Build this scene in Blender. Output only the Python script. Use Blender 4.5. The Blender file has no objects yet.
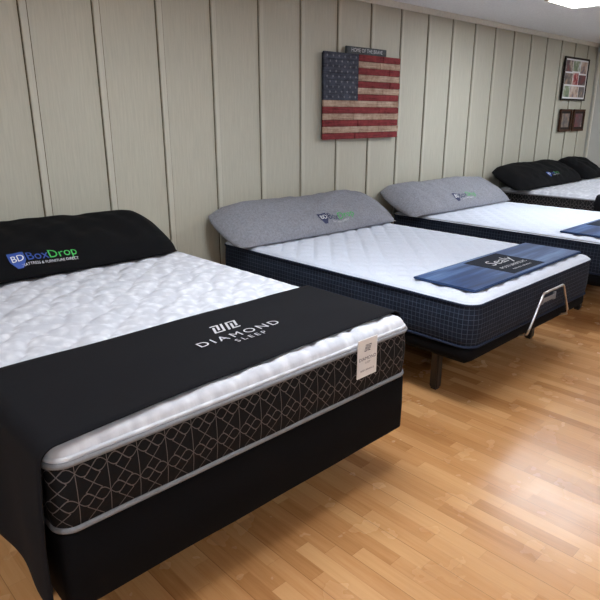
import bpy, bmesh, math, random
from mathutils import Vector, Matrix, noise
random.seed(4)
S = bpy.context.scene
COL = S.collection
try:
    S.view_settings.view_transform = 'Standard'
    S.view_settings.look = 'None'
except Exception: pass

# ------------------------------------------------------------ materials
def lin(c):
    return tuple(((v/255)/12.92 if v/255 <= .04045 else ((v/255+.055)/1.055)**2.4) for v in c)+(1,)
class NB:
    def __init__(s, name, rough=.7, spec=.5, metal=0, col=(200,200,200)):
        s.m = bpy.data.materials.new(name); s.m.use_nodes = True
        s.t = s.m.node_tree; s.n = s.t.nodes; s.l = s.t.links
        s.b = s.n['Principled BSDF']
        s.b.inputs['Roughness'].default_value = rough
        s.b.inputs['Metallic'].default_value = metal
        s.b.inputs['Specular IOR Level'].default_value = spec
        s.b.inputs['Base Color'].default_value = lin(col)
        s.tc = None
    def co(s, kind='Object'):
        if not s.tc: s.tc = s.n.new('ShaderNodeTexCoord')
        return s.tc.outputs[kind]
    def put(s, inp, v):
        if hasattr(v, 'is_linked') or hasattr(v, 'links'): s.l.new(v, inp)
        else: inp.default_value = v
    def M(s, op, a, b=None, c=None):
        n = s.n.new('ShaderNodeMath'); n.operation = op
        s.put(n.inputs[0], a)
        if b is not None: s.put(n.inputs[1], b)
        if c is not None: s.put(n.inputs[2], c)
        return n.outputs[0]
    def sep(s, v):
        n = s.n.new('ShaderNodeSeparateXYZ'); s.l.new(v, n.inputs[0]); return n.outputs
    def comb(s, x, y, z=0.0):
        n = s.n.new('ShaderNodeCombineXYZ')
        for i, v in enumerate((x, y, z)): s.put(n.inputs[i], v)
        return n.outputs[0]
    def mapping(s, v, scale=(1,1,1), rot=(0,0,0), loc=(0,0,0)):
        n = s.n.new('ShaderNodeMapping'); s.l.new(v, n.inputs[0])
        n.inputs['Scale'].default_value = scale; n.inputs['Rotation'].default_value = rot; n.inputs['Location'].default_value = loc
        return n.outputs[0]
    def noise(s, v, scale=5, detail=3, rough=.5):
        n = s.n.new('ShaderNodeTexNoise'); s.l.new(v, n.inputs['Vector'])
        n.inputs['Scale'].default_value = scale; n.inputs['Detail'].default_value = detail; n.inputs['Roughness'].default_value = rough
        return n.outputs['Fac']
    def ramp(s, f, stops):
        n = s.n.new('ShaderNodeValToRGB'); s.l.new(f, n.inputs[0])
        e = n.color_ramp.elements
        while len(e) < len(stops): e.new(.5)
        for i, (p, c) in enumerate(stops): e[i].position = p; e[i].color = lin(c)
        return n.outputs[0]
    def mix(s, f, a, b, mode='MIX'):
        n = s.n.new('ShaderNodeMix'); n.data_type = 'RGBA'; n.blend_type = mode
        s.put(n.inputs[0], f)
        s.put(n.inputs[6], lin(a) if isinstance(a, tuple) and len(a) == 3 else a)
        s.put(n.inputs[7], lin(b) if isinstance(b, tuple) and len(b) == 3 else b)
        return n.outputs[2]
    def color(s, c): s.l.new(c, s.b.inputs['Base Color'])
    def bump(s, h, strength=.3, dist=.01):
        n = s.n.new('ShaderNodeBump'); n.inputs['Strength'].default_value = strength; n.inputs['Distance'].default_value = dist
        s.l.new(h, n.inputs['Height']); s.l.new(n.outputs[0], s.b.inputs['Normal'])

def plain(name, col, rough=.7, spec=.5, metal=0, var=.12, nscale=30, bump=0):
    k = NB(name, rough, spec, metal, col)
    f = k.noise(k.co(), nscale, 4)
    a = tuple(max(0, int(c*(1-var))) for c in col); b = tuple(min(255, int(c*(1+var))) for c in col)
    k.color(k.ramp(f, [(.3, a), (.7, b)]))
    if bump: k.bump(f, bump, .004)
    return k.m

def fabric(name, col, weave=900, rough=.95, var=.15, spec=.2):
    k = NB(name, rough, spec, 0, col)
    f = k.noise(k.co(), 60, 5, .7)
    g = k.noise(k.co(), weave, 1)
    a = tuple(max(0, int(c*(1-var))) for c in col); b = tuple(min(255, int(c*(1+var))) for c in col)
    h = k.M('ADD', k.M('MULTIPLY', f, .5), k.M('MULTIPLY', g, .5))
    k.color(k.ramp(h, [(.3, a), (.7, b)])); k.bump(g, .25, .002)
    return k.m

# wall paint on wood siding
def mat_wall(name, col):
    k = NB(name, .55, .35)
    v = k.mapping(k.co(), (30, 30, 1.6))
    f = k.noise(v, 3, 6, .65)
    g = k.noise(k.co(), 1.3, 3)
    c1 = k.ramp(f, [(.3, tuple(int(x*.95) for x in col)), (.65, tuple(min(255, int(x*1.02)) for x in col))])
    c = k.mix(k.M('MULTIPLY', g, .2), c1, tuple(int(x*.9) for x in col))
    k.color(c); k.bump(f, .3, .003)
    return k.m
WALLC = (187, 184, 169)
m_wall = mat_wall('wall_siding_paint', WALLC)
m_batten = mat_wall('batten_paint', (195, 192, 178))
m_wall2 = plain('drywall_paint', (196, 196, 192), .7, .3, var=.03, nscale=3)
m_batten_shade = plain('batten_edge_shade', (92, 82, 64), .9, .1)  # batten edge shadow put into the colour of thin dark strips
m_ceil = plain('ceiling_paint', (228, 229, 230), .9, .2, var=.03, nscale=60, bump=.2)
m_trim = plain('trim_paint', (214, 211, 200), .5, .4, var=.03)

# floor
def mat_floor():
    k = NB('laminate_floor', .2, .5)
    xyz = k.sep(k.co())
    x, y = xyz[PX], xyz[PY]          # x = along plank, y = across
    W, L = .066, .42
    row = k.M('FLOOR', k.M('DIVIDE', y, W))
    wn = k.n.new('ShaderNodeTexWhiteNoise'); wn.noise_dimensions = '1D'; k.l.new(row, wn.inputs['W'])
    xs = k.M('ADD', k.M('DIVIDE', x, L), k.M('MULTIPLY', wn.outputs['Value'], 7.0))
    cell = k.M('FLOOR', xs)
    wn2 = k.n.new('ShaderNodeTexWhiteNoise'); wn2.noise_dimensions = '2D'
    k.l.new(k.comb(row, cell), wn2.inputs['Vector'])
    tone = wn2.outputs['Value']
    v = k.comb(k.M('MULTIPLY', x, 2.2), k.M('MULTIPLY', y, 38), k.M('MULTIPLY', tone, 30))
    g = k.noise(v, 1.6, 6, .65)
    t = k.M('ADD', k.M('MULTIPLY', tone, .45), k.M('MULTIPLY', g, .55))
    c = k.ramp(t, [(.18, (156, 106, 62)), (.45, (184, 133, 85)), (.78, (202, 155, 106))])
    fy = k.M('FRACT', k.M('DIVIDE', y, W)); fx = k.M('FRACT', xs)
    sy = k.M('LESS_THAN', fy, .025); sx = k.M('LESS_THAN', fx, .005)
    py = k.M('LESS_THAN', k.M('FRACT', k.M('DIVIDE', y, W*3)), .014)
    seam = k.M('MAXIMUM', k.M('MULTIPLY', k.M('MAXIMUM', sy, sx), .25), k.M('MULTIPLY', py, .6))
    k.color(k.mix(seam, c, (112, 74, 42)))
    r = k.M('ADD', .20, k.M('MULTIPLY', k.noise(k.co(), 6, 3), .12)); k.l.new(r, k.b.inputs['Roughness'])
    k.bump(k.M('SUBTRACT', 1.0, seam), .12, .001)
    return k.m
PX, PY = 1, 0
m_floor = mat_floor()

m_black = fabric('black_fabric', (14, 14, 17), spec=.12)
m_black2 = fabric('black_runner_fabric', (21, 21, 25), 700, spec=.15)
m_pblack = fabric('black_pillow_fabric', (13, 13, 15), spec=.15)
m_grey = fabric('heather_grey_fabric', (132, 133, 141), 500, var=.2)
m_white = fabric('white_knit_ticking', (208, 214, 228), 700, var=.04)
m_white1 = None
def mat_white_damask():
    k = NB('white_damask_ticking', .85, .25)
    v = k.mapping(k.co('UV'), (1, 1, 1))
    n = k.n.new('ShaderNodeTexVoronoi'); n.feature = 'SMOOTH_F1'; n.inputs['Scale'].default_value = 26; k.l.new(v, n.inputs['Vector'])
    f = k.noise(v, 40, 4, .6)
    h = k.M('ADD', n.outputs['Distance'], k.M('MULTIPLY', f, .4))
    k.color(k.ramp(h, [(.25, (220, 222, 229)), (.75, (190, 192, 201))]))
    k.bump(h, .7, .007); return k.m
m_white1 = mat_white_damask()
m_pipe_grey = fabric('grey_piping', (130, 132, 138), var=.1)
m_pipe_navy = fabric('navy_piping', (34, 42, 60), var=.1)
m_pad_edge = fabric('pad_binding', (40, 58, 90), var=.1)
m_padlabel = fabric('pad_label_band', (36, 40, 50), var=.1)
m_metal_dk = plain('dark_metal', (30, 30, 32), .4, .5, .6)
m_metal = plain('brushed_steel', (190, 190, 192), .3, .5, 1)
m_plastic = plain('black_plastic', (22, 22, 24), .4)
m_whiteplain = plain('white_print', (228, 228, 230), .6, var=.02)
m_silver = plain('silver_print', (195, 195, 200), .5, var=.03)
m_green = plain('green_print', (60, 170, 80), .6, var=.04)
m_blue = plain('blue_print', (35, 70, 150), .6, var=.05)
m_navyp = plain('navy_print', (24, 36, 78), .6, var=.05)
m_label_line = plain('label_print_grey', (120, 122, 130), .6)

def mat_geo():   # black border fabric with silver interlaced stitching, UV in metres
    k = NB('black_geometric_border', .85, .2)
    u, v, _ = k.sep(k.co('UV'))
    p = .092
    def tri(t, off=0.0):
        return k.M('SUBTRACT', k.M('MULTIPLY', k.M('PINGPONG', k.M('ADD', k.M('DIVIDE', t, p/2), off), 1.0), 2.0), 1.0)
    def wav(t): return k.M('SINE', k.M('MULTIPLY', t, 2*math.pi/p))
    def fam(a, w_, amp, shift=0.0, w=.019):
        s = k.M('ADD', k.M('ADD', k.M('DIVIDE', a, p), shift), k.M('MULTIPLY', w_, amp))
        d = k.M('ABSOLUTE', k.M('SUBTRACT', k.M('FRACT', k.M('ADD', s, 20.0)), .5))
        return k.M('LESS_THAN', d, w)
    ms = [fam(u, tri(v), .25), fam(u, tri(v), -.25), fam(v, wav(u), .2, .25), fam(v, wav(u), -.2, .25), fam(u, wav(v), 0.0, .5, .012)]
    m = ms[0]
    for q in ms[1:]: m = k.M('MAXIMUM', m, q)
    c = k.mix(k.M('MULTIPLY', m, .5), (17, 17, 20), (136, 128, 128))
    k.color(c); k.bump(k.noise(k.co('UV'), 35, 2), .4, .008); return k.m
m_geo = mat_geo()

def mat_gridnavy():
    k = NB('navy_grid_border', .85, .2)
    u, v, _ = k.sep(k.co('UV'))
    def ln(a, p, w): return k.M('LESS_THAN', k.M('FRACT', k.M('DIVIDE', a, p)), w)
    m = k.M('MAXIMUM', ln(u, .027, .09), ln(v, .027, .09))
    m2 = k.M('MULTIPLY', m, k.M('MULTIPLY_ADD', k.noise(k.co('UV'), 14, 2), .3, .2))
    base = k.mix(k.noise(k.co('UV'), 9, 3), (18, 23, 36), (32, 40, 56))
    k.color(k.mix(m2, base, (100, 114, 138))); k.bump(k.noise(k.co('UV'), 25, 2), .4, .01); return k.m
m_gridnavy = mat_gridnavy()

def mat_denim():
    k = NB('blue_brushed_pad', .5, .4)
    v = k.mapping(k.co('UV'), (3, 60, 1))
    f = k.noise(v, 2.0, 5, .6)
    band = k.noise(k.mapping(k.co('UV'), (.6, 7, 1)), 1.5, 2)
    t = k.M('ADD', k.M('MULTIPLY', f, .3), k.M('MULTIPLY', band, .75))
    k.color(k.ramp(t, [(.32, (20, 34, 66)), (.52, (40, 68, 116)), (.74, (98, 130, 176))])); return k.m
m_denim = mat_denim()

def mat_wood(name, a, b):
    k = NB(name, .8, .2)
    v = k.mapping(k.co(), (2, 2, 45))
    f = k.noise(v, 2.5, 6, .7); g = k.noise(k.co(), 14, 5, .75)
    t = k.M('ADD', k.M('MULTIPLY', f, .5), k.M('MULTIPLY', g, .5))
    k.color(k.ramp(t, [(.36, a), (.62, b)])); k.bump(f, .5, .004); return k.m
m_red = mat_wood('weathered_red_wood', (84, 28, 32), (146, 62, 64))
m_cream = mat_wood('weathered_cream_wood', (124, 92, 76), (196, 174, 154))
m_canton = mat_wood('weathered_blue_wood', (38, 40, 50), (80, 84, 98))
m_star = mat_wood('weathered_star_paint', (84, 86, 96), (140, 142, 148))
m_dkwood = mat_wood('dark_frame_wood', (28, 24, 22), (52, 44, 40))
m_brown = mat_wood('brown_frame_wood', (52, 34, 24), (84, 56, 40))
m_signdk = mat_wood('charcoal_sign_wood', (58, 62, 66), (92, 96, 98))

def mat_photo(name, cols, sc=6, seed=0):
    k = NB(name, .35, .5)
    f = k.noise(k.mapping(k.co(), (1, 1, 1), loc=(seed, seed*.7, 0)), sc, 5, .6)
    n = len(cols)
    k.color(k.ramp(f, [(.3+.4*i/(n-1), c) for i, c in enumerate(cols)])); return k.m

def mat_emit(name, col, s):
    m = bpy.data.materials.new(name); m.use_nodes = True
    b = m.node_tree.nodes['Principled BSDF']
    b.inputs['Base Color'].default_value = (.9, .9, .9, 1)
    b.inputs['Emission Color'].default_value = lin(col); b.inputs['Emission Strength'].default_value = s
    return m
m_light = mat_emit('light_diffuser', (240, 248, 255), 26)

# ------------------------------------------------------------ mesh helpers
def obj(name, bm, mats, smooth=False, parent=None):
    me = bpy.data.meshes.new(name)
    bm.normal_update(); bm.to_mesh(me); bm.free()
    o = bpy.data.objects.new(name, me); COL.objects.link(o)
    for m in (mats if isinstance(mats, (list, tuple)) else [mats]): me.materials.append(m)
    if smooth:
        for p in me.polygons: p.use_smooth = True
    if parent: o.parent = parent
    return o
def empty(name, parent=None):
    o = bpy.data.objects.new(name, None); COL.objects.link(o); o.empty_display_size = .1
    if parent: o.parent = parent
    return o
def add_box(bm, a, b, mi=0, bev=0):
    x0, y0, z0 = a; x1, y1, z1 = b
    r = bmesh.ops.create_cube(bm, size=1)
    vs = r['verts']
    for v in vs:
        v.co = Vector(((x0+x1)/2+v.co.x*(x1-x0), (y0+y1)/2+v.co.y*(y1-y0), (z0+z1)/2+v.co.z*(z1-z0)))
    fs = set(f for v in vs for f in v.link_faces)
    for f in fs: f.material_index = mi
    if bev:
        es = list(set(e for v in vs for e in v.link_edges))
        r2 = bmesh.ops.bevel(bm, geom=es, offset=bev, segments=2, affect='EDGES')
        for f in r2['faces']: f.material_index = mi
def box(name, a, b, mat, bev=0, parent=None):
    bm = bmesh.new(); add_box(bm, a, b, 0, bev); return obj(name, bm, mat, parent=parent)
def tube(name, pts, rad, mat, parent=None, cyc=False, seg=8):
    bm = bmesh.new(); n = len(pts); rings = []
    P = [Vector(p) for p in pts]
    for i in range(n):
        if cyc: t = P[(i+1) % n]-P[i-1]
        else: t = P[min(i+1, n-1)]-P[max(i-1, 0)]
        t.normalize()
        up = Vector((0, 0, 1)) if abs(t.z) < .9 else Vector((0, 1, 0))
        a = t.cross(up).normalized(); b = t.cross(a).normalized()
        rings.append([bm.verts.new(P[i]+a*math.cos(2*math.pi*j/seg)*rad+b*math.sin(2*math.pi*j/seg)*rad) for j in range(seg)])
    for i in range(n if cyc else n-1):
        A, B = rings[i], rings[(i+1) % n]
        off = min(range(seg), key=lambda o: (A[0].co-B[o].co).length)
        for j in range(seg):
            bm.faces.new((A[j], A[(j+1) % seg], B[(j+1+off) % seg], B[(j+off) % seg]))
    if not cyc:
        bm.faces.new(rings[0]); bm.faces.new(rings[-1])
    bmesh.ops.recalc_face_normals(bm, faces=bm.faces)
    return obj(name, bm, mat, True, parent)
def cyl(name, c, r, h, mat, parent=None, axis='Z', r2=None, seg=24):
    bm = bmesh.new(); bmesh.ops.create_cone(bm, cap_ends=True, segments=seg, radius1=r, radius2=r if r2 is None else r2, depth=h)
    if axis == 'X': bmesh.ops.rotate(bm, verts=bm.verts, matrix=Matrix.Rotation(math.pi/2, 3, 'Y'))
    if axis == 'Y': bmesh.ops.rotate(bm, verts=bm.verts, matrix=Matrix.Rotation(math.pi/2, 3, 'X'))
    bmesh.ops.translate(bm, verts=bm.verts, vec=c)
    return obj(name, bm, mat, False, parent)

def rr(x0, x1, y0, y1, r, off=0, n=8, step=.1):
    x0 -= off; x1 += off; y0 -= off; y1 += off; r = max(.004, r+off)
    pts = []
    for cx, cy, a0 in ((x1-r, y0+r, -90), (x1-r, y1-r, 0), (x0+r, y1-r, 90), (x0+r, y0+r, 180)):
        for i in range(n+1):
            a = math.radians(a0+90*i/n); pts.append((cx+r*math.cos(a), cy+r*math.sin(a)))
    return pts
def loft(name, rect, r, prof, mats, parent=None, capb=True, capt=True, smooth=True, wob=0):
    x0, x1, y0, y1 = rect; bm = bmesh.new(); uvl = bm.loops.layers.uv.new('UVMap')
    base = rr(x0, x1, y0, y1, r); n = len(base)
    dens = []
    for i in range(n):
        a = Vector(base[i]); b = Vector(base[(i+1) % n]); k = max(1, int((b-a).length/.06))
        for j in range(k): dens.append((i, j/k))
    arc = []; s = 0
    P0 = []
    for i, t in dens:
        a = Vector(base[i]); b = Vector(base[(i+1) % n]); P0.append(a.lerp(b, t))
    for i, p in enumerate(P0):
        if i: s += (p-P0[i-1]).length
        arc.append(s)
    arc.append(s+(P0[0]-P0[-1]).length)
    rings = []
    for off, z, mi in prof:
        q = rr(x0, x1, y0, y1, r, off); ring = []
        for i, t in dens:
            a = Vector(q[i]); b = Vector(q[(i+1) % n]); p = a.lerp(b, t)
            if wob:
                c = Vector(((x0+x1)/2, (y0+y1)/2)); d = (p-c).normalized()
                p = p + d*wob*noise.noise(Vector((p.x*4, p.y*4, z*6)))
            ring.append(bm.verts.new((p.x, p.y, z)))
        rings.append(ring)
    m = len(dens)
    for k in range(len(prof)-1):
        for i in range(m):
            j = (i+1) % m
            f = bm.faces.new((rings[k][i], rings[k][j], rings[k+1][j], rings[k+1][i]))
            f.material_index = prof[k][2]; f.smooth = smooth
            for lp, (uu, vv) in zip(f.loops, ((arc[i], prof[k][1]), (arc[i+1], prof[k][1]), (arc[i+1], prof[k+1][1]), (arc[i], prof[k+1][1]))):
                lp[uvl].uv = (uu, vv)
    if capb: bm.faces.new(list(reversed(rings[0]))).material_index = prof[0][2]
    if capt: bm.faces.new(rings[-1]).material_index = prof[-1][2]
    return obj(name, bm, mats, False, parent)

def quilt1(x, y):
    a = x+.020*math.sin(y*26); b = y+.020*math.sin(x*24)
    s1 = abs(math.sin(math.pi*(a+b)/.19)); s2 = abs(math.sin(math.pi*(a-b)/.19))
    return .022*(min(s1, s2)**.5)-.006
def quilt2(x, y):
    s1 = abs(math.sin(math.pi*(x+y*1.0)/.17)); s2 = abs(math.sin(math.pi*(x-y*1.0)/.17))
    return .020*(min(s1, s2)**.4)-.005
def top_panel(name, rect, r, ztop, drop, quilt, mat, parent, step=.0125, edge=.05):
    x0, x1, y0, y1 = rect; a = (x1-x0)/2; b = (y1-y0)/2; cx = (x0+x1)/2; cy = (y0+y1)/2
    nx = int(2*a/step); ny = int(2*b/step)
    bm = bmesh.new(); uvl = bm.loops.layers.uv.new('UVMap'); g = []
    def ax(t, h):
        return h*math.sin(t*math.pi/2)*.35+h*t*.65
    for j in range(ny+1):
        row = []
        for i in range(nx+1):
            x = ax(i/nx*2-1, a); y = ax(j/ny*2-1, b)
            dx = abs(x)-(a-r); dy = abs(y)-(b-r)
            d = min(a-abs(x), b-abs(y))
            if dx > 0 and dy > 0:
                m = max(dx, dy); k = m/math.hypot(dx, dy)
                x = math.copysign(a-r+dx*k, x); y = math.copysign(b-r+dy*k, y); d = r-m
            fall = 0
            if d < edge:
                t = 1-d/edge; fall = drop*(1-math.sqrt(max(0, 1-t*t)))
            q = min(1, max(0, (d-.02))/.06)
            z = ztop-fall+(quilt(x+cx, y+cy)-.011)*q-.002*(1-q)
            row.append(bm.verts.new((x+cx, y+cy, z)))
        g.append(row)
    for j in range(ny):
        for i in range(nx):
            f = bm.faces.new((g[j][i], g[j][i+1], g[j+1][i+1], g[j+1][i])); f.smooth = True
            for lp in f.loops: lp[uvl].uv = (lp.vert.co.x, lp.vert.co.y)
    return obj(name, bm, mat, True, parent)
def ring_pipe(name, rect, r, off, z, rad, mat, parent):
    p = rr(*rect, r, off)
    return tube(name, [(x, y, z) for x, y in p], rad, mat, parent, True, 8)

def text_mesh(s, size, shear=0):
    cu = bpy.data.curves.new('t', 'FONT'); cu.body = s; cu.size = size; cu.align_x = 'CENTER'; cu.align_y = 'CENTER'; cu.shear = shear
    cu.resolution_u = 3
    o = bpy.data.objects.new('t', cu); COL.objects.link(o)
    bpy.context.view_layer.update()
    me = bpy.data.meshes.new_from_object(o.evaluated_get(bpy.context.evaluated_depsgraph_get()))
    bpy.data.objects.remove(o); bpy.data.curves.remove(cu)
    return me
def text_obj(name, s, size, fn, mat, parent=None, sx=1, gap=None, shear=0):
    if gap:   # letter-spaced by true glyph widths
        bm = bmesh.new(); cur = 0
        for ch in s:
            me = text_mesh(ch, size); xs = [v.co.x for v in me.vertices]; lo, hi = min(xs), max(xs)
            for v in me.vertices: v.co.x += cur-lo
            bm.from_mesh(me); cur += hi-lo+gap
        bmesh.ops.translate(bm, verts=bm.verts, vec=(-(cur-gap)/2, 0, 0))
    else:
        me = text_mesh(s, size, shear); bm = bmesh.new(); bm.from_mesh(me)
    for v in bm.verts: v.co = Vector(fn(v.co.x*sx, v.co.y))
    return obj(name, bm, mat, False, parent)

# ------------------------------------------------------------ room
CH = 2.595; WY = 3.8; WX = 9.8; RX = -3.2; FY = -4.2
box('floor', (RX-.1, FY-.1, -.08), (WX+.1, WY+.1, 0), m_floor)
box('ceiling', (RX-.1, FY-.1, CH), (WX+.1, WY+.1, CH+.08), m_ceil)
bm = bmesh.new()
add_box(bm, (RX-.1, WY, 0), (WX+.1, WY+.1, CH), 0)
x = 1.405-.4475*10
while x < WX:
    if x > RX:
        add_box(bm, (x-.021, WY-.016, 0), (x+.021, WY+.001, CH), 1, .003)
        add_box(bm, (x-.027, WY-.003, 0), (x-.021, WY+.001, CH), 2)  # painted shadow line on each side of the batten
        add_box(bm, (x+.021, WY-.003, 0), (x+.029, WY+.001, CH), 2)
    x += .4475
obj('wall_back', bm, [m_wall, m_batten, m_batten_shade])
box('wall_right', (WX, FY-.1, 0), (WX+.1, WY, CH), m_wall2)
box('wall_left', (RX-.1, FY-.1, 0), (RX, WY, CH), m_wall2)
box('wall_front', (RX, FY-.1, 0), (WX, FY, CH), m_wall2)
box('trim_1', (RX, WY-.034, CH-.055), (WX, WY-.0165, CH), m_trim, .004)
box('trim_2', (WX-.02, WY-.065, 0), (WX, WY-.036, CH-.001), m_trim, .003)
box('baseboard_back', (RX, WY-.03, 0), (WX-.02, WY-.0165, .09), m_trim, .003)
box('baseboard_right', (WX-.014, FY, 0), (WX, WY-.07, .09), m_trim, .003)

def ceiling_light(cx, cy):
    e = empty('ceiling_light')
    w, l = .30, .61
    bm = bmesh.new()
    z0 = CH-.05
    for a, b in (((cx-w, cy-l, z0), (cx-w+.025, cy+l, CH)), ((cx+w-.025, cy-l, z0), (cx+w, cy+l, CH)),
                 ((cx-w+.025, cy-l, z0), (cx+w-.025, cy-l+.025, CH)), ((cx-w+.025, cy+l-.025, z0), (cx+w-.025, cy+l, CH))):
        add_box(bm, a, b, 0, .003)
    obj('housing', bm, m_trim, parent=e)
    box('diffuser', (cx-w+.026, cy-l+.026, z0+.006), (cx+w-.026, cy+l-.026, z0+.02), m_light, parent=e)
for cx, cy in ((5.85, 2.07), (2.0, 1.6), (-1.4, 1.2), (8.9, 1.6), (5.6, -1.9), (1.9, -1.9), (-1.4, -1.9)):
    ceiling_light(cx, cy)

# ------------------------------------------------------------ beds
def mattress(parent, rect, z0, z1, r, top_mat, side_mat, pipe_mat, quilt, lip=.045, step=.0125, lip_mat=None, piper=.009):
    zt = z1-lip
    top_panel('quilted_top', rect, r, z1, lip*.9, quilt, top_mat, parent, step, .045)
    m = [side_mat, lip_mat or top_mat]
    H = zt-z0
    loft('border', rect, r, [(-.012, z0, 0), (-.002, z0+.012, 0), (.006, z0+H*.3, 0), (.007, z0+H*.6, 0), (.0, zt-.006, 0), (-.004, zt, 1), (.004, zt+lip*.25, 1), (.0, zt+lip*.35, 1), (-.02, zt+lip*.4, 1)],
         m, parent, True, True, True, wob=.004)
    ring_pipe('piping_top', rect, r, .003, zt, piper, pipe_mat, parent)
    ring_pipe('piping_bottom', rect, r, -.002, z0+.010, piper, pipe_mat, parent)

# --- bed 1
B1 = (.435, 1.985, 1.395, 3.60)
b1 = empty('bed')
mattress(b1, B1, .485, .756, .055, m_white1, m_geo, m_pipe_grey, quilt1, lip=.056, step=.0125)
f1 = (B1[0]+.002, B1[1]-.002, B1[2]+.002, B1[3])
loft('foundation', f1, .035, [(-.01, .22, 0), (0, .23, 0), (.003, .34, 0), (0, .47, 0), (-.01, .483, 0)], [m_black], b1, wob=.005)
bm = bmesh.new()
for a, b in (((B1[0]+.05, B1[2]+.1, .18), (B1[0]+.09, B1[3]-.05, .219)), ((B1[1]-.09, B1[2]+.1, .18), (B1[1]-.05, B1[3]-.05, .219)),
             ((B1[0]+.05, 1.75, .18), (B1[1]-.05, 1.79, .21)), ((B1[0]+.05, 3.2, .18), (B1[1]-.05, 3.24, .21)), ((1.16, 2.4, .18), (1.2, 3.3, .21)), ((B1[0]+.05, 2.45, .18), (B1[1]-.05, 2.49, .21))):
    add_box(bm, a, b)
obj('steel_rails', bm, m_metal_dk, parent=b1)
for lx in (B1[0]+.05, B1[1]-.07):
    for ly in (1.77, 3.22):
        cyl('leg_post', (lx, ly, .13), .014, .11, m_metal, b1)
        cyl('caster_collar', (lx, ly, .085), .026, .02, m_plastic, b1)
        cyl('caster_wheel', (lx, ly+.012, .032), .032, .03, m_plastic, b1, 'X')
        box('caster_fork', (lx-.022, ly-.012, .03), (lx+.022, ly+.012, .078), m_plastic, .003, b1)

bm = bmesh.new(); add_box(bm, (1.625, B1[2]-.017, .575), (1.745, B1[2]-.0125, .740), 0, .002)
lb = obj('sewn_label', bm, m_whiteplain, parent=b1)
fy = B1[2]-.0178
text_obj('label_text', 'DIAMOND', .020, lambda a, b: (1.685+a, fy, .655+b), m_navyp, lb, 1.1)
text_obj('label_text', 'SLEEP', .011, lambda a, b: (1.685+a, fy, .637+b), m_label_line, lb, 1.2)
text_obj('label_text', 'PERFORMANCE', .011, lambda a, b: (1.685+a, fy, .605+b), m_navyp, lb, 1.1)
def lmark(cx, cy, s, fn, mat, parent):
    bm = bmesh.new()
    def poly(pts):
        bm.faces.new([bm.verts.new(fn(cx+px*s, cy+py*s)) for px, py in pts])
    sh = .35
    def bar(x, y, w, h):
        poly([(x+y*sh, y), (x+w+y*sh, y), (x+w+(y+h)*sh, y+h), (x+(y+h)*sh, y+h)])
    t = .11
    for sgn in (-1, 1):
        def B(x, y, w, h):
            if sgn < 0: bar(-x-w, -y-h, w, h)
            else: bar(x, y, w, h)
        B(.07, -.5, t, 1.0); B(.07+t, .5-t, .42, t); B(.49, -.25, t, .75-t)
        B(.28, -.5, t, .72); B(.28+t, -.5, .30, t)
    return obj('emblem', bm, mat, parent=parent)
lmark(1.685, .70, .028, lambda a, b: (a, fy, b), m_navyp, lb)

def runner():
    e = empty('runner', b1)
    prof = []
    x0, x1 = B1[0]-.017, B1[1]+.017; zt = .756+.010
    for i in range(6): prof.append((x1+.004, .60+i*.02))
    for i in range(0, 9):
        a = math.radians(i*90/8); prof.append((x1-.045+.049*math.cos(a), zt-.045+.045*math.sin(a)))
    n = 60
    for i in range(1, n): prof.append((x1-.045+(x0+.045-x1+.045)*i/n, zt))
    for i in range(0, 9):
        a = math.radians(90+i*90/8); prof.append((x0+.045+.049*math.cos(a), zt-.045+.045*math.sin(a)))
    for i in range(1, 20): prof.append((x0-.004-.008*math.sin(i/19*2), zt-.045-i*.024))
    bm = bmesh.new(); g = []; m = 22; N = len(prof)
    for i, (x, z) in enumerate(prof):
        t = min(1, max(0, (x1-x)/(x1-x0)))
        ya = 1.462-.062*t**2; yb = 2.015
        hang = max(0, (zt-.05-z)) if x < 1 else 0
        row = []
        for j in range(m+1):
            s = j/m; y = ya+(yb-ya)*s
            nz = noise.noise(Vector((x*3, y*5, z*3)))*.005
            if hang: row.append(bm.verts.new((x-.010*math.sin(s*9+.5)*min(1, hang*4)-.008*min(1, hang*4), y+hang*.03*(s-.5), z)))
            else: row.append(bm.verts.new((x, y, z+max(-.004, nz)-.002)))
        g.append(row)
    for i in range(N-1):
        for j in range(m):
            bm.faces.new((g[i][j], g[i][j+1], g[i+1][j+1], g[i+1][j]))
    bmesh.ops.recalc_face_normals(bm, faces=bm.faces)
    o = obj('cloth', bm, m_black2, True, e)
    sm = o.modifiers.new('thick', 'SOLIDIFY'); sm.thickness = .004; sm.offset = 0
    zt2 = zt+.0065
    text_obj('printed_text', 'DIAMOND', .062, lambda a, b: (1.30+a, 1.700+b, zt2), m_silver, e, 1.1, gap=.017)
    text_obj('printed_text', 'SLEEP', .038, lambda a, b: (1.31+a, 1.645+b, zt2), m_silver, e, 1.1, gap=.014)
    lmark(1.30, 1.80, .075, lambda a, b: (1.30+(a-1.30)*1.3, b, zt2), m_silver, e)
runner()

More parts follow.
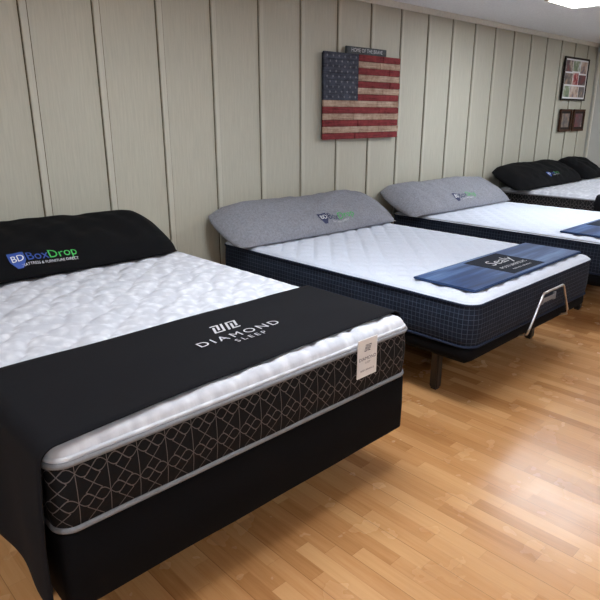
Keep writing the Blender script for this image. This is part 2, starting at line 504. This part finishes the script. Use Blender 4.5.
# --- pillow
def pillow(cx, cy, ztop, L, W, T, tilt, mat, seed, zc=.135, twist=0):
    e = empty('pillow')
    t = math.radians(tilt)
    w = Vector((0, math.cos(t), math.sin(t))); nn = Vector((0, -math.sin(t), math.cos(t)))
    C = Vector((cx, cy, ztop+zc))
    def surf(a, b, side):
        ra = 1-.05*abs(b)**3*(.5+.5*abs(a)); rb = 1-.13*abs(a)**6
        x = a*L/2*ra; y = b*W/2*rb
        th = T/2*max(0, 1-abs(a)**5)**.6*max(0, 1-abs(b)**2.6)**.55
        p = C+Vector((x, 0, 0))+w*y+nn*side*th
        wr = noise.noise(Vector((x*3.2+seed, y*5, side)))*.024+noise.noise(Vector((x*9+seed, y*7+x*4, side*2)))*.014+abs(noise.noise(Vector((x*5-y*9+seed, y*3, 4))))*.012
        wr *= (1-abs(a)**6)*(1-abs(b)**6)
        p += nn*wr
        p.z += .005*math.sin(x*2.3+seed)+.004*math.sin(x*7+seed*2)+(-.03*max(0, abs(a)-.85)/.15)
        p.y += twist*a
        lo = ztop+.010
        if p.z < lo: p.z = lo-.006*(1-math.exp(-(lo-p.z)*8))
        if p.y > WY-.022: p.y = WY-.022
        return p
    bm = bmesh.new(); na, nb = 110, 36
    F = {}
    for side in (1, -1):
        for j in range(nb+1):
            for i in range(na+1):
                if side == -1 and (i in (0, na) or j in (0, nb)): F[(side, i, j)] = F[(1, i, j)]; continue
                a = math.sin((i/na*2-1)*math.pi/2)*.5+(i/na*2-1)*.5; b = math.sin((j/nb*2-1)*math.pi/2)*.6+(j/nb*2-1)*.4
                F[(side, i, j)] = bm.verts.new(surf(a, b, side))
        for j in range(nb):
            for i in range(na):
                q = [F[(side, i, j)], F[(side, i+1, j)], F[(side, i+1, j+1)], F[(side, i, j+1)]]
                if side == -1: q.reverse()
                try: bm.faces.new(q)
                except ValueError: pass
    obj('cushion', bm, mat, True, e)
    def on(x, y):
        return surf(2*x/L, 2*y/W, 1)+nn*.004+Vector((0, -.002, 0))
    return e, on
def shield(cx, cy, s, on, mat, e):
    bm = bmesh.new(); n = 8
    g = []
    for j in range(n+1):
        v = j/n; half = .5*min(1, .35+1.6*v) if v < .41 else .5
        g.append([bm.verts.new(on(cx+s*half*2*(i/n-.5), cy+s*1.1*(v-.5))) for i in range(n+1)])
    for j in range(n):
        for i in range(n): bm.faces.new((g[j][i], g[j][i+1], g[j+1][i+1], g[j+1][i]))
    return obj('logo_shield', bm, mat, True, e)
def logo(e, on, cx, cy, k, boxcol, sub, sy=1.0):
    up = lambda d: (lambda x, y: on(x, y)+Vector((0, -d, d)))
    shield(cx-.15*k, cy, .095*k, lambda x, y: on(x, cy+(y-cy)*sy), m_blue if boxcol is m_blue else m_navyp, e)
    text_obj('logo_monogram', 'BD', .06*k, lambda a, b: up(.003)(cx-.15*k+a, cy+.005*k+b*sy), m_whiteplain, e)
    text_obj('logo_text_a', 'Box', .085*k, lambda a, b: on(cx-.03*k+a, cy+(.008*k+b)*sy), boxcol, e)
    text_obj('logo_text_b', 'Drop', .085*k, lambda a, b: on(cx+.13*k+a, cy+(.008*k+b)*sy), m_green, e)
    text_obj('logo_tagline', sub, .022*k, lambda a, b: on(cx+.04*k+a, cy+(-.04*k+b)*sy), m_silver, e, 1.1)

e, on = pillow(1.13, 3.35, .756, 1.66, .54, .20, 22, m_pblack, 1.3, zc=.104)
logo(e, on, -.03, -.195, .85, m_blue, 'MATTRESS & FURNITURE DIRECT')

def adj_base(parent, rect, zt, full=True):
    r = (rect[0]+.005, rect[1]-.005, rect[2]+.01, rect[3]-.01)
    loft('platform', r, .06, [(-.12, zt-.115, 0), (-.05, zt-.10, 0), (-.012, zt-.075, 0), (0, zt-.06, 0), (0, zt-.008, 0), (-.008, zt-.001, 0)], [m_black], parent, wob=.002)
    for lx in (rect[0]+.16, rect[1]-.2):
        for ly in (rect[2]+.30, rect[2]+1.15, rect[3]-.25):
            bm = bmesh.new(); add_box(bm, (lx-.026, ly-.026, .012), (lx+.026, ly+.026, zt-.09), 0, .006)
            add_box(bm, (lx-.02, ly-.02, 0), (lx+.02, ly+.02, .014), 0, .003)
            add_box(bm, (lx-.05, ly-.05, zt-.125), (lx+.05, ly+.05, zt-.112), 0, .003)
            obj('leg', bm, m_plastic, parent=parent)
    box('motor_box', (rect[0]+.5, rect[2]+.8, zt-.20), (rect[1]-.5, rect[2]+1.3, zt-.113), m_metal_dk, .01, parent)

def pad(rect_x, ry, z, parent):
    e = empty('runner', parent); x0, x1 = rect_x; y0, y1 = ry
    loft('pad_body', (x0, x1, y0, y1), .02, [(-.006, z+.0045, 0), (0, z+.008, 0), (.001, z+.011, 0), (-.004, z+.016, 0), (-.012, z+.0175, 0)], [m_pad_edge], e)
    bm = bmesh.new(); uvl = bm.loops.layers.uv.new('UVMap'); nx, ny = 60, 16; g = []
    for j in range(ny+1):
        row = []
        for i in range(nx+1):
            x = x0+.010+(x1-x0-.02)*i/nx; y = y0+.010+(y1-y0-.02)*j/ny
            row.append(bm.verts.new((x, y, z+.0185+.0008*noise.noise(Vector((x*5, y*5, 0))))))
        g.append(row)
    xm = (x0+x1)/2; ym = (y0+y1)/2
    for j in range(ny):
        for i in range(nx):
            f = bm.faces.new((g[j][i], g[j][i+1], g[j+1][i+1], g[j+1][i]))
            xx = (g[j][i].co.x+g[j][i+1].co.x)/2
            f.material_index = 1 if abs(xx-xm) < .22 and j > 0 and j < ny-1 else 0
            for lp in f.loops: lp[uvl].uv = (lp.vert.co.x, lp.vert.co.y)
    obj('pad_face', bm, [m_denim, m_padlabel], True, e)
    zz = z+.021
    text_obj('printed_text', 'Sealy', .13, lambda a, b: (xm+a, ym+.04+b, zz), m_silver, e, 1.05, shear=.35)
    text_obj('printed_text', 'POSTUREPEDIC', .042, lambda a, b: (xm+a, ym-.065+b, zz), m_silver, e, 1.1)
    text_obj('printed_text', 'mattress collection', .028, lambda a, b: (xm+a, ym-.12+b, zz), m_silver, e, 1.1)
    return e

B2 = (2.655, 4.235, 1.47, 3.68)
b2 = empty('bed')
mattress(b2, B2, .372, .650, .085, m_white, m_gridnavy, m_pipe_navy, quilt2, lip=.03, step=.0125, piper=.008)
ring_pipe('piping_accent', B2, .085, -.012, .632, .005, m_pipe_grey, b2)
adj_base(b2, B2, .371)
bar = [(3.24, 1.50, .30), (3.25, 1.44, .325), (3.27, 1.435, .36)]
def lerp(a, b, n): return [tuple(a[k]+(b[k]-a[k])*i/n for k in range(3)) for i in range(1, n+1)]
bar += lerp((3.27, 1.435, .36), (3.385, 1.435, .525), 4)
for i in range(1, 6):
    a = i/6*math.radians(60); bar.append((3.385+.03*i/6+.0, 1.435, .525+.025*math.sin(i/6*math.pi/2)))
bar += lerp((3.42, 1.435, .551), (3.67, 1.435, .551), 4)
for i in range(1, 6): bar.append((3.67+.03*i/6, 1.435, .526+.025*math.cos(i/6*math.pi/2)))
bar += lerp((3.70, 1.435, .525), (3.80, 1.435, .36), 4)
bar += [(3.815, 1.44, .325), (3.825, 1.50, .30)]
tube('retainer_bar', bar, .0075, m_metal, b2)
bm = bmesh.new(); add_box(bm, (3.44, 1.448, .475), (3.62, 1.455, .505), 0, .003)
add_box(bm, (3.43, 1.452, .465), (3.46, 1.4625, .515), 0, .002); add_box(bm, (3.60, 1.452, .465), (3.63, 1.4625, .515), 0, .002)
obj('fabric_handle', bm, m_pipe_grey, parent=b2)
pad((2.79, 4.205), (1.545, 1.965), .650, b2)
e, on = pillow(3.44, 3.49, .650, 1.80, .56, .21, 25, m_grey, 5.1, zc=.118, twist=-.03)
logo(e, on, .11, -.165, .95, m_navyp, 'MATTRESS DIRECT')

B3 = (4.82, 6.40, 1.50, 3.70)
b3 = empty('bed')
mattress(b3, B3, .36, .635, .085, m_white, m_gridnavy, m_pipe_navy, quilt2, lip=.03, step=.02, piper=.008)
ring_pipe('piping_accent', B3, .085, -.012, .617, .005, m_pipe_grey, b3)
adj_base(b3, B3, .359)
pad((4.93, 6.30), (1.60, 2.02), .635, b3)
e, on = pillow(5.56, 3.49, .635, 1.88, .56, .21, 26, m_grey, 9.7, zc=.120, twist=-.03)
logo(e, on, -.02, -.16, .95, m_navyp, 'MATTRESS DIRECT')

B4 = (6.98, 9.02, 1.50, 3.70)
b4 = empty('bed')
mattress(b4, B4, .43, .71, .06, m_white1, m_geo, m_pipe_grey, quilt1, lip=.05, step=.025)
loft('foundation', (B4[0]+.01, B4[1]-.01, B4[2]+.01, B4[3]), .05, [(-.01, .20, 0), (0, .21, 0), (0, .418, 0), (-.01, .428, 0)], [m_black], b4)
for lx in (B4[0]+.1, B4[1]-.1):
    for ly in (B4[2]+.3, B4[3]-.3): cyl('leg', (lx, ly, .1), .025, .20, m_plastic, b4)
e, on = pillow(7.68, 3.49, .71, 1.86, .54, .21, 26, m_pblack, 2.2, zc=.122)
logo(e, on, .0, -.14, .75, m_blue, 'MATTRESS DIRECT')
e, on = pillow(9.0, 3.49, .71, .72, .54, .21, 26, m_pblack, 7.2, zc=.122)
e = empty('runner', b4)
bm = bmesh.new(); prof = [(B4[0]-.016, .50), (B4[0]-.016, .60), (B4[0]-.014, .68), (B4[0]+.01, .712), (B4[0]+.05, .721)]
prof += [(B4[0]+.05+(B4[1]-B4[0]-.1)*i/20, .721) for i in range(1, 21)]+[(B4[1]+.012, .69), (B4[1]+.014, .60)]
g = [[bm.verts.new((x, 1.9+.6*j/8, z)) for j in range(9)] for x, z in prof]
for i in range(len(prof)-1):
    for j in range(8): bm.faces.new((g[i][j], g[i+1][j], g[i+1][j+1], g[i][j+1]))
o = obj('cloth', bm, m_black2, True, e); sm = o.modifiers.new('t', 'SOLIDIFY'); sm.thickness = .004

# ------------------------------------------------------------ wooden flag
fl = empty('wooden_american_flag')
FX0, FX1, FZ0, FZ1 = 3.85, 4.92, 1.366, 2.10
yb = WY-.018; yf = yb-.035
box('backing', (FX0+.01, yb-.016, FZ0+.01), (FX1-.01, yb, FZ1-.01), m_dkwood, parent=fl)
sh = (FZ1-FZ0)/13; cxm = FX0+(FX1-FX0)*.42; cz = FZ1-7*sh
bmr = bmesh.new(); bmw = bmesh.new()
for i in range(13):
    z1 = FZ1-i*sh; z0 = z1-sh+.003
    xs = cxm+.002 if i < 7 else FX0
    xcut = [xs]
    while xcut[-1] < FX1-.5: xcut.append(xcut[-1]+random.uniform(.3, .5))
    xcut.append(FX1+random.uniform(-.008, .004))
    for a, b in zip(xcut[:-1], xcut[1:]):
        d = random.uniform(-.004, .004)
        add_box(bmr if i % 2 == 0 else bmw, (a, yf+d, z0), (b-.002, yb-.0165, z1), 0, .002)
obj('red_stripes', bmr, m_red, parent=fl); obj('cream_stripes', bmw, m_cream, parent=fl)
bm = bmesh.new()
for i in range(7):
    z1 = FZ1-i*sh; add_box(bm, (FX0, yf-.003, z1-sh+.002), (cxm, yb-.0165, z1), 0, .002)
obj('canton_boards', bm, m_canton, parent=fl)
bm = bmesh.new()
for r in range(9):
    n = 6 if r % 2 == 0 else 5
    for c in range(n):
        sx = FX0+(cxm-FX0)*((c+.5)/6+(0 if n == 6 else .5/6)); sz = FZ1-(FZ1-cz)*((r+.7)/9.4)
        vs = []
        for k in range(10):
            rad = .015 if k % 2 == 0 else .006; a = math.pi/2+k*math.pi/5
            vs.append(bm.verts.new((sx+rad*math.cos(a), yf-.0042, sz+rad*math.sin(a))))
        bm.faces.new(vs)
obj('stars', bm, m_star, parent=fl)

sg = empty('wooden_word_sign')
bm = bmesh.new(); add_box(bm, (4.14, yb-.030, FZ1+.001), (4.70, yb-.008, FZ1+.062), 0, .003)
obj('plank', bm, m_signdk, parent=sg)
text_obj('lettering', 'HOME OF THE BRAVE', .045, lambda a, b: (4.42+a, yb-.0312, FZ1+.032+b), m_silver, sg, 1.0)

# ------------------------------------------------------------ picture frames
PC = [mat_photo('photo_print_%d' % i, c, 9, i*3.1) for i, c in enumerate([
    [(40, 60, 110), (180, 150, 130), (220, 215, 210)], [(120, 30, 30), (60, 50, 60), (200, 180, 160)],
    [(30, 30, 36), (110, 100, 96), (190, 150, 120)], [(40, 80, 60), (140, 150, 120), (210, 210, 220)],
    [(20, 30, 70), (160, 40, 40), (230, 220, 210)]])]
def frame(name, x0, x1, z0, z1, fw, fmat, mat_mat, cells):
    e = empty(name); y1 = WY-.0185; y0 = y1-.025
    bm = bmesh.new()
    for a, b in (((x0, y0, z0), (x1, y1, z0+fw)), ((x0, y0, z1-fw), (x1, y1, z1)), ((x0, y0, z0+fw), (x0+fw, y1, z1-fw)), ((x1-fw, y0, z0+fw), (x1, y1, z1-fw))):
        add_box(bm, a, b, 0, .003)
    obj('frame', bm, fmat, parent=e)
    box('mat_board', (x0+fw, y0+.012, z0+fw), (x1-fw, y1, z1-fw), mat_mat, parent=e)
    W = x1-x0-2*fw; H = z1-z0-2*fw
    for i, (a, b, c, d) in enumerate(cells):
        box('photo_%d' % (i+1), (x0+fw+W*a, y0+.009, z0+fw+H*b), (x0+fw+W*c, y0+.0125, z0+fw+H*d), PC[(i*2+int(x0*10)) % 5], parent=e)
frame('photo_collage_frame', 8.64, 9.46, 1.78, 2.355, .024, m_dkwood, m_whiteplain,
      [(.04, .68, .32, .96), (.35, .70, .66, .96), (.69, .66, .96, .96), (.04, .36, .36, .64), (.39, .36, .61, .66), (.64, .36, .96, .62), (.04, .04, .30, .32), (.33, .04, .68, .32), (.71, .04, .96, .32)])
frame('picture_frame', 8.70, 9.08, 1.35, 1.66, .03, m_brown, m_dkwood, [(.12, .12, .88, .88)])
frame('picture_frame', 9.15, 9.55, 1.35, 1.66, .03, m_brown, m_dkwood, [(.12, .12, .88, .88)])

sc = empty('security_camera')
box('mount', (WX-.14, WY-.16, CH-.09), (WX-.06, WY-.08, CH-.001), m_whiteplain, .008, sc)
bm = bmesh.new(); bmesh.ops.create_uvsphere(bm, u_segments=20, v_segments=12, radius=.05)
bmesh.ops.translate(bm, verts=bm.verts, vec=(WX-.10, WY-.12, CH-.115)); obj('dome', bm, m_plastic, True, sc)

# ------------------------------------------------------------ camera & world
W = bpy.data.worlds.new('World'); S.world = W; W.use_nodes = True
W.node_tree.nodes['Background'].inputs[0].default_value = (.8, .85, .9, 1)
W.node_tree.nodes['Background'].inputs[1].default_value = .3
cd = bpy.data.cameras.new('cam'); cam = bpy.data.objects.new('camera', cd); COL.objects.link(cam)
cd.sensor_width = 36; cd.lens = 585/600*36; cd.clip_start = .02
th = math.radians(46.4); p = math.radians(17.55)
f = Vector((math.cos(th)*math.cos(p), math.sin(th)*math.cos(p), -math.sin(p)))
cam.rotation_euler = f.to_track_quat('-Z', 'Y').to_euler(); cam.location = (0, 0, 1.58)
S.camera = cam
